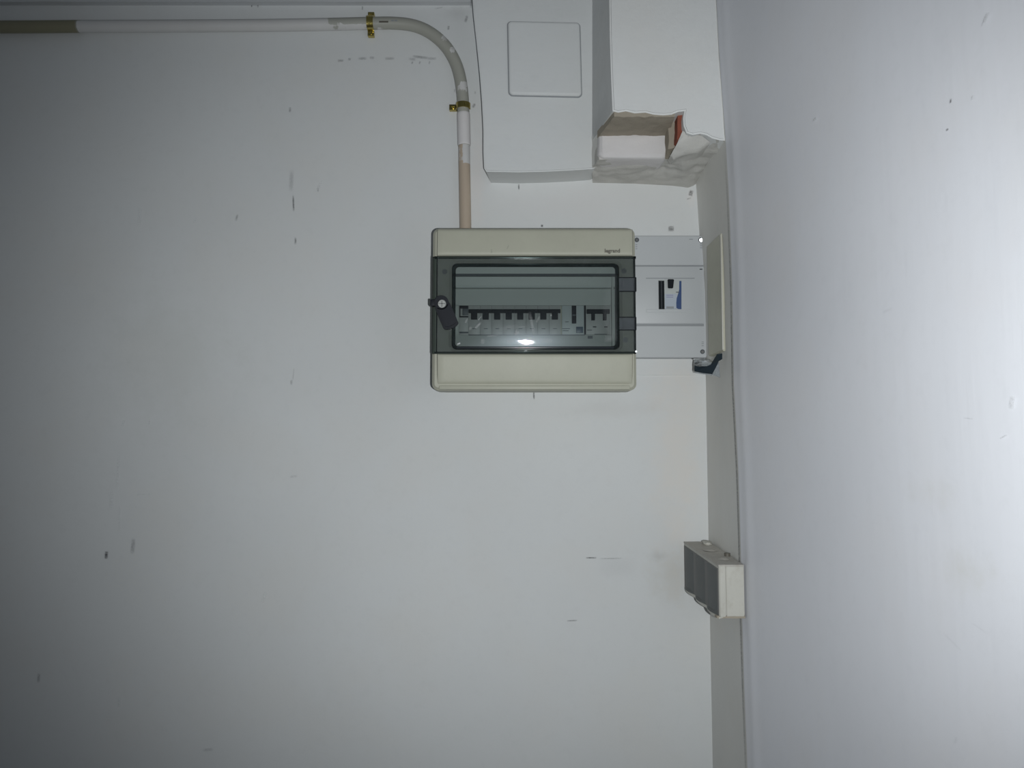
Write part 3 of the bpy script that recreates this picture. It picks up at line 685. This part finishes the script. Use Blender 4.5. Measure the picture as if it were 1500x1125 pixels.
# side webs of the faceplate next to the slot
for xa, xb in ((657, 672), (893.5, 912)):
    bm = bmesh.new(); q = R(xa, 446.5, xb, 491.5, YI); box(bm, q[0], q[1], YI, YI+.003, q[2], q[3])
    link('faceplate_side', bm, M['face'], board)
bm = bmesh.new(); q = R(895, 403, 897.5, 508, YI); box(bm, q[0], q[1], YI-.012, YI-.0, q[2], q[3]); link('faceplate_rib', bm, M['face'], board)
# breakers
YM = YI-.0005
pitch = 17.0/F*YM
def modbox(w_units, px0, px1, mat, nm='circuit_breaker'):
    q = R(px0+.15, 447.8, px1-.15, 490.2, YM); bm = bmesh.new(); box(bm, q[0], q[1], YM, YB+.03, q[2], q[3], .0002)
    return link(nm, bm, mat, board, smooth=.5)
def T(px0, px1, py0, py1, depth, mat, parent, name, Y=None, bev=.0006):
    Yt = YM if Y is None else Y
    q = R(px0, py0, px1, py1, Yt); bm = bmesh.new(); box(bm, q[0], q[1], Yt-depth, Yt+.001, q[2], q[3], bev); return link(name, bm, mat, parent, smooth=.5)
m0 = modbox(1, 672, 686.5, M['mcb'], 'terminal_module')
T(673, 686, 448, 452, .002, M['black'], m0, 'module_window'); T(673, 674.5, 448, 465, .002, M['black'], m0, 'module_edge'); T(677.5, 686, 452, 462, .0015, M['dkgrey'], m0, 'module_window'); T(673, 686, 463.2, 465, .002, M['black'], m0, 'module_edge'); T(673, 686, 486, 488.5, .0012, M['dkgrey'], m0, 'module_edge')
q0 = 694.8
proto = modbox(1, q0-8.5, q0+8.5, M['mcb'])
tb = T(q0-8.3, q0+8.3, 453.5, 458.8, .0045, M['black'], proto, 'toggle_bridge'); tg = T(q0-4.6, q0+4.4, 458, 468.3, .0058, M['black'], proto, 'toggle')
sl = T(q0-2.8, q0+2.8, 481, 482, .0004, M['dkgrey'], proto, 'rating_print', bev=0)
for k in range(1, 8):
    c = proto.copy(); C.objects.link(c); c.location = proto.location+Vector((pitch*k, 0, 0))
    for s in (tb, tg, sl):
        d_ = s.copy(); C.objects.link(d_); d_.parent = c
m1 = modbox(2, 823, 857, M['rcd'], 'residual_current_device')
T(837.5, 844, 448, 474, .003, M['black'], m1, 'toggle'); T(838, 843.5, 461, 463, .0036, M['dkgrey'], m1, 'toggle_gap'); T(844, 854, 478.8, 487.8, .0025, M['bluebtn'], m1, 'test_button'); T(828, 833, 471, 472, .0003, M['dkgrey'], m1, 'rating_print', bev=0)
T(823.5, 835, 481, 482, .0003, M['dkgrey'], m1, 'rating_print', bev=0); T(824, 833, 484, 485, .0003, M['dkgrey'], m1, 'rating_print', bev=0)
T(855.6, 858.2, 447.5, 490, .0018, M['black'], m1, 'module_edge')
m2 = modbox(2, 858, 893.5, M['mcb'], 'main_circuit_breaker')
T(859, 892.8, 453.5, 459.8, .0045, M['black'], m2, 'toggle_bridge'); T(866, 871, 459, 469.5, .0058, M['black'], m2, 'toggle'); T(883, 888, 459, 469.5, .0058, M['black'], m2, 'toggle')
for x in (871, 887.5): T(x-2.5, x+2.5, 478.2, 479.6, .0004, M['black'], m2, 'rating_print', bev=0)
T(860, 867, 483, 484, .0003, M['dkgrey'], m2, 'rating_print', bev=0); T(861, 868, 492, 496, .0003, M['dkgrey'], board, 'rating_print', Y=YI-.0015, bev=0)
T(871, 889, 489, 490, .0003, M['dkgrey'], m2, 'rating_print', bev=0)
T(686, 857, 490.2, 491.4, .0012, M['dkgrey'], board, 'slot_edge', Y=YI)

# ------------------------------------------------------------------ light grey breaker panel
YP = W-.013
gp = thing('breaker_panel', 'light grey rectangular panel with a single blue-labelled breaker, right of the consumer unit', 'breaker panel', P(982, 524, W))
bm = bmesh.new(); q = R(922, 345.2, 1034, 524, YP); rr(bm, q, .003, [(W+.001, 0), (YP+.0012, 0), (YP, .0012)])
link('panel_cover', bm, M['grey'], gp, smooth=.6)
q2 = R(922, 345.2, 1034, 524, YP); bm = bmesh.new(); rr(bm, (q2[0]-.001, q2[1]+.0006, q2[2]-.0009, q2[3]+.0009), .0035, [(W+.001, 0), (W-.0045, 0)]); link('panel_frame', bm, M['greydk'], gp)
# centre field sits slightly lower between two grooves
T(922, 1030.5, 388.3, 390.5, .0005, M['greydk'], gp, 'panel_groove', YP, 0); T(922, 1031, 474.5, 477.8, .0005, M['greydk'], gp, 'panel_groove', YP, 0)
bm = bmesh.new(); q = R(922, 391, 1031.5, 474, YP); box(bm, q[0], q[1], YP-.0016, YP+.001, q[2], q[3], .0007); link('centre_cover', bm, M['grey'], gp, smooth=.5)
T(946, 1017, 407.4, 408.5, .0020, M['greydk'], gp, 'cover_ridge', YP, 0)
bm = bmesh.new(); frame(bm, R(946, 452.8, 1017, 458.2, YP), .0006, R(947, 453.8, 1016, 457.2, YP), .0005, YP, YP-.0019, .0001, 2); link('cover_ridge', bm, M['grey'], gp)
for x, y, m_, r_ in ((932.8, 351.5, 'dullscrew', .0026), (1027, 351.5, 'chrome', .0034), (1029, 515.2, 'dullscrew', .0026)):
    p = P(x, y, YP); bm = bmesh.new(); cyl(bm, (p.x, YP-.0002, p.z), (0, -1, 0), r_+.001, .0008, 18); s_ = link('screw_well', bm, M['dkgrey'], gp)
    bm = bmesh.new(); cyl(bm, (p.x, YP-.0010, p.z-.0004), (.02-p.x, -YP, CZ-p.z) if m_ == 'chrome' else (0, -1, 0), r_*.8, .001, 18); link('panel_screw', bm, M[m_], s_, smooth=.5)
T(1024.5, 1028.5, 394, 395.4, .0020, M['dkgrey'], gp, 'embossed_mark', YP, 0)
for y in (357, 359.5, 362.5, 500.5, 503, 506): 
    x = 1027 if y < 400 else 1029.3; T(x-1.6, x+1.6, y, y+.9, .0004, M['greydk'], gp, 'embossed_mark', YP, 0)
for y in (358, 361, 364): T(931, 933.5, y, y+.9, .0004, M['greydk'], gp, 'embossed_mark', YP, 0)
T(1009.5, 1015, 350, 351, .0003, M['greydk'], gp, 'embossed_mark', YP, 0)
YQ = YP-.0016
bm = bmesh.new(); q = R(964.8, 410.5, 998.5, 453, YQ); box(bm, q[0], q[1], YQ-.0022, YQ+.002, q[2], q[3], .0006); br = link('circuit_breaker', bm, M['iga'], gp, smooth=.5); YR = YQ-.0022
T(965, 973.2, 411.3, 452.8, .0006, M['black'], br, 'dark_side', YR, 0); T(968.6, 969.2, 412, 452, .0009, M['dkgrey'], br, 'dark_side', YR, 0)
bm = bmesh.new(); pts = [(978, 409), (987.5, 409), (986, 422.5), (978.4, 422.5)]
f1 = [bm.verts.new(P(x, y, YR-.006)) for x, y in pts]; f2 = [bm.verts.new(P(x, y, YR+.001)) for x, y in pts]
bm.faces.new(f1); bm.faces.new(list(reversed(f2)))
for k in range(4): bm.faces.new((f1[k], f2[k], f2[(k+1) % 4], f1[(k+1) % 4]))
bmesh.ops.recalc_face_normals(bm, faces=bm.faces); bmesh.ops.bevel(bm, geom=bm.edges[:], offset=.0008, segments=2, affect='EDGES')
link('toggle', bm, M['black'], br, smooth=.5)
T(973.8, 991.5, 430.5, 452.5, .0004, M['lab'], br, 'sticker', YR, 0)
for y, xa, xb in ((432, 976, 986), (434.8, 976, 986)): T(xa, xb, y, y+.8, .0006, M['purple'], br, 'printed_mark', YR, 0)
T(976, 987, 449, 452, .0006, M['greydk'], br, 'printed_mark', YR, 0)
T(990.3, 995, 427.5, 428.6, .0006, M['dkgrey'], br, 'printed_mark', YR, 0)
bm = bmesh.new()
pts = [(998.2, 411.5), (995.2, 411.5), (995, 424), (993.2, 431), (991.2, 437), (990.6, 444), (990.8, 451), (994, 452.8), (998.2, 452.8)]
f1 = [bm.verts.new(P(x, y, YR-.0005)) for x, y in pts]; bm.faces.new(f1); 
g = bmesh.ops.extrude_face_region(bm, geom=bm.faces[:]); bmesh.ops.translate(bm, verts=[v for v in g['geom'] if isinstance(v, bmesh.types.BMVert)], vec=(0, .0006, 0)); bmesh.ops.recalc_face_normals(bm, faces=bm.faces)
link('blue_sticker', bm, M['bluelab'], br)

# ------------------------------------------------------------------ cream box on the recess wall (seen edge-on)
YN0, YN1 = 1.218, 1.142
sb = thing('side_enclosure', 'narrow cream enclosure mounted on the recess wall right of the grey panel', 'enclosure', P(1050, 520, 1.17))
xf0 = P(1036.5, 440, YN0).x; xf1 = P(1056.5, 430, YN1).x
zt_ = P(1056, 342, YN1).z; zb_ = P(1056, 514, YN1).z
bm = bmesh.new()
def wallx(Y, z): return lerp(cX(z), kX(z), (W-Y)/(W-CR))
vs_ = []
for Y_, xf in ((YN0, xf0), (YN1, xf1)):
    for z in (zb_, zt_): vs_.append((bm.verts.new((xf, Y_, z)), bm.verts.new((wallx(Y_, z)+.002, Y_, z))))
(a, A), (b, B), (c, D), (d, E) = vs_      # a,b far (bottom, top); c,d near
for f_ in ((a, b, d, c), (A, D, E, B), (c, d, E, D), (a, A, B, b), (b, B, E, d), (a, c, D, A)): bm.faces.new(f_)
bmesh.ops.recalc_face_normals(bm, faces=bm.faces); bmesh.ops.bevel(bm, geom=bm.edges[:], offset=.0012, segments=2, affect='EDGES')
link('enclosure_body', bm, M['cream_side'], sb, smooth=.5)
bm = bmesh.new()
xe = xf1; zb2, zt2 = zb_+.000, zt_
for z0_, z1_ in ((zb2, zt2),):
    box(bm, xe-.0004, xe+.0022, YN1-.003, YN1+.002, z0_+.001, z1_-.002, .0008)
link('enclosure_edge', bm, M['cream_edge'], sb, smooth=.5)
bm = bmesh.new(); box(bm, xe+.0018, wallx(YN1, 1.7)-.0005, YN1+.001, YN1+.010, P(1056, 500, YN1).z, P(1056, 350, YN1).z, .001); bmesh.ops.subdivide_edges(bm, edges=bm.edges, cuts=5, use_grid_fill=True); roughen(bm, 90, .0012)
link('plaster_fillet', bm, M['socket'], sb, smooth=.8)
# smoked flip cover hanging open beneath it
fc_ = thing('flip_cover', 'small dark smoked plastic flap jutting out under the cream enclosure', 'cover', P(1054, 552, 1.15))
def slab(pts, Yoff, name, mat, parent):
    bm = bmesh.new(); f1 = [bm.verts.new(P(*p)) for p in pts]; f2 = [bm.verts.new(P(*p)+Vector(Yoff)) for p in pts]
    bm.faces.new(f1); bm.faces.new(list(reversed(f2)))
    for k in range(len(f1)): bm.faces.new((f1[k], f2[k], f2[(k+1) % len(f1)], f1[(k+1) % len(f1)]))
    bmesh.ops.recalc_face_normals(bm, faces=bm.faces); return link(name, bm, mat, parent)
M['flaplight'] = smoked('clear_flap_top', (.72, .76, .78), rough=.05, haze=.5, hazecol=(.55, .58, .6))
M['flapdark'] = plastic('smoked_flap_dark', (.022, .033, .042), .25, .2)
slab([(1017, 527, 1.20), (1040, 526, 1.20), (1045, 530, 1.165), (1041, 536, 1.16), (1017, 535, 1.17)], (0, .002, -.0006), 'flap_top', M['flaplight'], fc_)
slab([(1017, 535, 1.168), (1024, 537, 1.162), (1040, 536, 1.158), (1046, 527, 1.15), (1050, 519, 1.14), (1058, 517.5, 1.135), (1058, 526, 1.135), (1053, 529, 1.14), (1049, 537, 1.145), (1044, 548, 1.152), (1030, 546.5, 1.158), (1017, 544, 1.168)], (.0005, .003, 0), 'flap_lip', M['flapdark'], fc_)
slab([(1053, 530, 1.142), (1055, 553, 1.142), (1043, 549, 1.150)], (0, .002, 0), 'flap_gusset', M['flaplight'], fc_)
slab([(1018, 545, 1.1685), (1043, 548.5, 1.1525), (1043, 550, 1.1525), (1018, 546.2, 1.1685)], (0, .002, 0), 'flap_edge', M['flaplight'], fc_)
bm = bmesh.new(); p = P(1020, 526.3, 1.19); box(bm, p.x-.0045, p.x+.0045, 1.186, 1.192, p.z-.0008, p.z+.0008, .0005); link('flap_highlight', bm, M['chrome'], fc_)  # bright metal bar put in for the highlight on the flap

# ------------------------------------------------------------------ triple socket block low in the corner
SN, SF = 1.082, 1.250
sk = thing('socket_block', 'cream three-gang surface socket with dark grey flaps, low on the recess wall', 'socket', P(1070, 905, 1.15))
nfx, ffx = P(1052, 870, SN).x, P(1001.5, 830, SF).x         # face x near / far
ntz, nbz = P(1052, 829, SN).z, P(1052, 903, SN).z
def S(u, w_, v):
    """u 0 far..1 near ; w 0 face..1 wall ; v 0 bottom..1 top"""
    Y = lerp(SF, SN, u); xf = lerp(ffx, nfx, u); xw = P(1090.5, 870, SN).x if u > .999 else lerp(P(1036.5, 850, W-.005).x, P(1090.5, 870, SN).x, u)
    return Vector((lerp(xf, xw, w_), Y, lerp(nbz, ntz, v) + (1-u)*.0100))
def Sbox(u0, u1, w0, w1, v0, v1, mat, name, parent=sk, bev=.001, round_bottom=False):
    bm = bmesh.new(); g = {}
    for i, u in enumerate((u0, u1)):
        for j, w_ in enumerate((w0, w1)):
            for k, v in enumerate((v0, v1)): g[i, j, k] = bm.verts.new(S(u, w_, v))
    for f_ in (((0,0,0),(0,0,1),(1,0,1),(1,0,0)), ((0,1,0),(1,1,0),(1,1,1),(0,1,1)), ((0,0,0),(1,0,0),(1,1,0),(0,1,0)), ((0,0,1),(0,1,1),(1,1,1),(1,0,1)), ((0,0,0),(0,1,0),(0,1,1),(0,0,1)), ((1,0,0),(1,0,1),(1,1,1),(1,1,0))):
        bm.faces.new([g[q_] for q_ in f_])
    bmesh.ops.recalc_face_normals(bm, faces=bm.faces)
    if bev: bmesh.ops.bevel(bm, geom=bm.edges[:], offset=bev, segments=2, affect='EDGES')
    return link(name, bm, mat, parent, smooth=.5)
Sbox(0.0, 1.0, .30, 1.0, 0, 1, M['socket'], 'socket_base')
Sbox(.001, 1.004, .045, .285, -.01, 1.01, M['socket'], 'socket_cover')
Sbox(.006, .980, .032, .06, .0, .935, M['gapgrey'], 'flap_gap', bev=0)
Sbox(.01, .99, .28, .305, .01, .99, M['greydk'], 'cover_seam', bev=0)
gang = [(.012, .315), (.34, .65), (.672, .975)]
for u0, u1 in gang:
    bm = bmesh.new(); nn = 10; prof_ = []
    for k in range(nn+1):
        a = k/nn; prof_.append((lerp(u0, u1, a), .055-.06*math.sin(math.pi*a)**.6))
    rows = []
    for v in (.0, .03, .2, .6, .90, .93):
        rows.append([bm.verts.new(S(u, w_ + (.05 if v == .93 else 0) - (.10*math.sin(math.pi*(u-u0)/(u1-u0)) if v < .01 else 0), v)) for u, w_ in prof_])
    back_ = [[bm.verts.new(S(u, .12, v)) for u, w_ in prof_] for v in (.0, .93)]
    allr = [back_[0]] + rows + [back_[1]]
    for a, b in zip(allr, allr[1:]):
        for k in range(nn): bm.faces.new((a[k], a[k+1], b[k+1], b[k]))
    for e_ in (0, nn): bm.faces.new([r_[e_] for r_ in allr])
    bmesh.ops.recalc_face_normals(bm, faces=bm.faces); fl = link('socket_flap', bm, M['flap'], sk, smooth=.7)
    bm = bmesh.new()                                       # pale scalloped lip under each flap
    nn = 12; t0 = []; t1 = []
    for k in range(nn+1):
        a = k/nn; u = lerp(u0-.01, u1+.012, a); w_ = .03-.09*math.sin(math.pi*a)
        t0.append([bm.verts.new(S(u, w_, v)) for v in (-.06, -.005)]); t1.append([bm.verts.new(S(u, .3, v)) for v in (-.01, .02)])
    for k in range(nn):
        bm.faces.new((t0[k][0], t0[k+1][0], t0[k+1][1], t0[k][1])); bm.faces.new((t0[k][1], t0[k+1][1], t1[k+1][1], t1[k][1])); bm.faces.new((t0[k][0], t1[k][0], t1[k+1][0], t0[k+1][0])); bm.faces.new((t1[k][0], t1[k][1], t1[k+1][1], t1[k+1][0]))
    bm.faces.new((t0[0][0], t0[0][1], t1[0][1], t1[0][0])); bm.faces.new((t0[nn][0], t1[nn][0], t1[nn][1], t0[nn][1]))
    bmesh.ops.recalc_face_normals(bm, faces=bm.faces); link('flap_lip', bm, M['socket'], fl, smooth=.7)
# smeared top with knockout bumps
bm = bmesh.new()
solidgrid(bm, lambda u, v: S(u, lerp(.03, 1.0, v), 1.01)+Vector((0, 0, .0006+.0012*abs(noise.noise(Vector((u*9, v*3, 1)))))), 30, 10, lambda u, v: S(u, lerp(.03, 1.0, v), .99))
link('plaster_smear', bm, M['sockettop'], sk, smooth=.9)
for u, w_, r_ in ((.42, .52, .011), (.78, .55, .009)):
    p = S(u, w_, 1.02); bm = bmesh.new(); cyl(bm, p+Vector((0, 0, .001)), (0, 0, 1), r_, .0022, 20, r2=r_*.35); roughen(bm, 80, .001); link('cable_knockout', bm, M['sockettop'], sk, smooth=.8)
p = S(.66, .86, 1.05); bm = bmesh.new(); cyl(bm, p, (0, 0, 1), .0042, .005, 14); link('screw_cap', bm, M['text'], sk, smooth=.6)
p = S(.12, .75, 1.04); bm = bmesh.new(); bmesh.ops.create_icosphere(bm, subdivisions=2, radius=.006); bmesh.ops.scale(bm, vec=(1.2, 2.2, .7), verts=bm.verts); bmesh.ops.translate(bm, vec=p, verts=bm.verts); roughen(bm, 150, .003); link('plaster_crumb', bm, M['socket'], sk, smooth=.9)
# ragged plaster lip under the block on the wall
bm = bmesh.new(); a = P(1052, 905, SN+.005); b = P(1091, 907, SN+.005)
box(bm, a.x-.002, b.x, SN+.002, SN+.03, P(0, 906.5, SN).z, P(0, 903, SN).z, .0006); bmesh.ops.subdivide_edges(bm, edges=bm.edges, cuts=4, use_grid_fill=True); roughen(bm, 90, .0012); link('base_lip', bm, M['mortar'], sk, smooth=.8)
# dark line along the crease of recess and right wall
def creasefn(za, zb, dx=.0):
    return lambda u, v: (kX(lerp(za, zb, (u+1)/2))-.0009+v*.3, CR+.0035+v, lerp(za, zb, (u+1)/2))
za, zb = P(1070, 215, CR).z, P(1090, 1200, CR).z
o = mark('corner_line', wall_recess, lambda u, v: (wallx(CR+.004+v, lerp(zb, za, u+.5))-.0012, CR+.004+v, lerp(zb, za, u+.5)), 1.0, .009, M['mk_dark'], .8, 60)
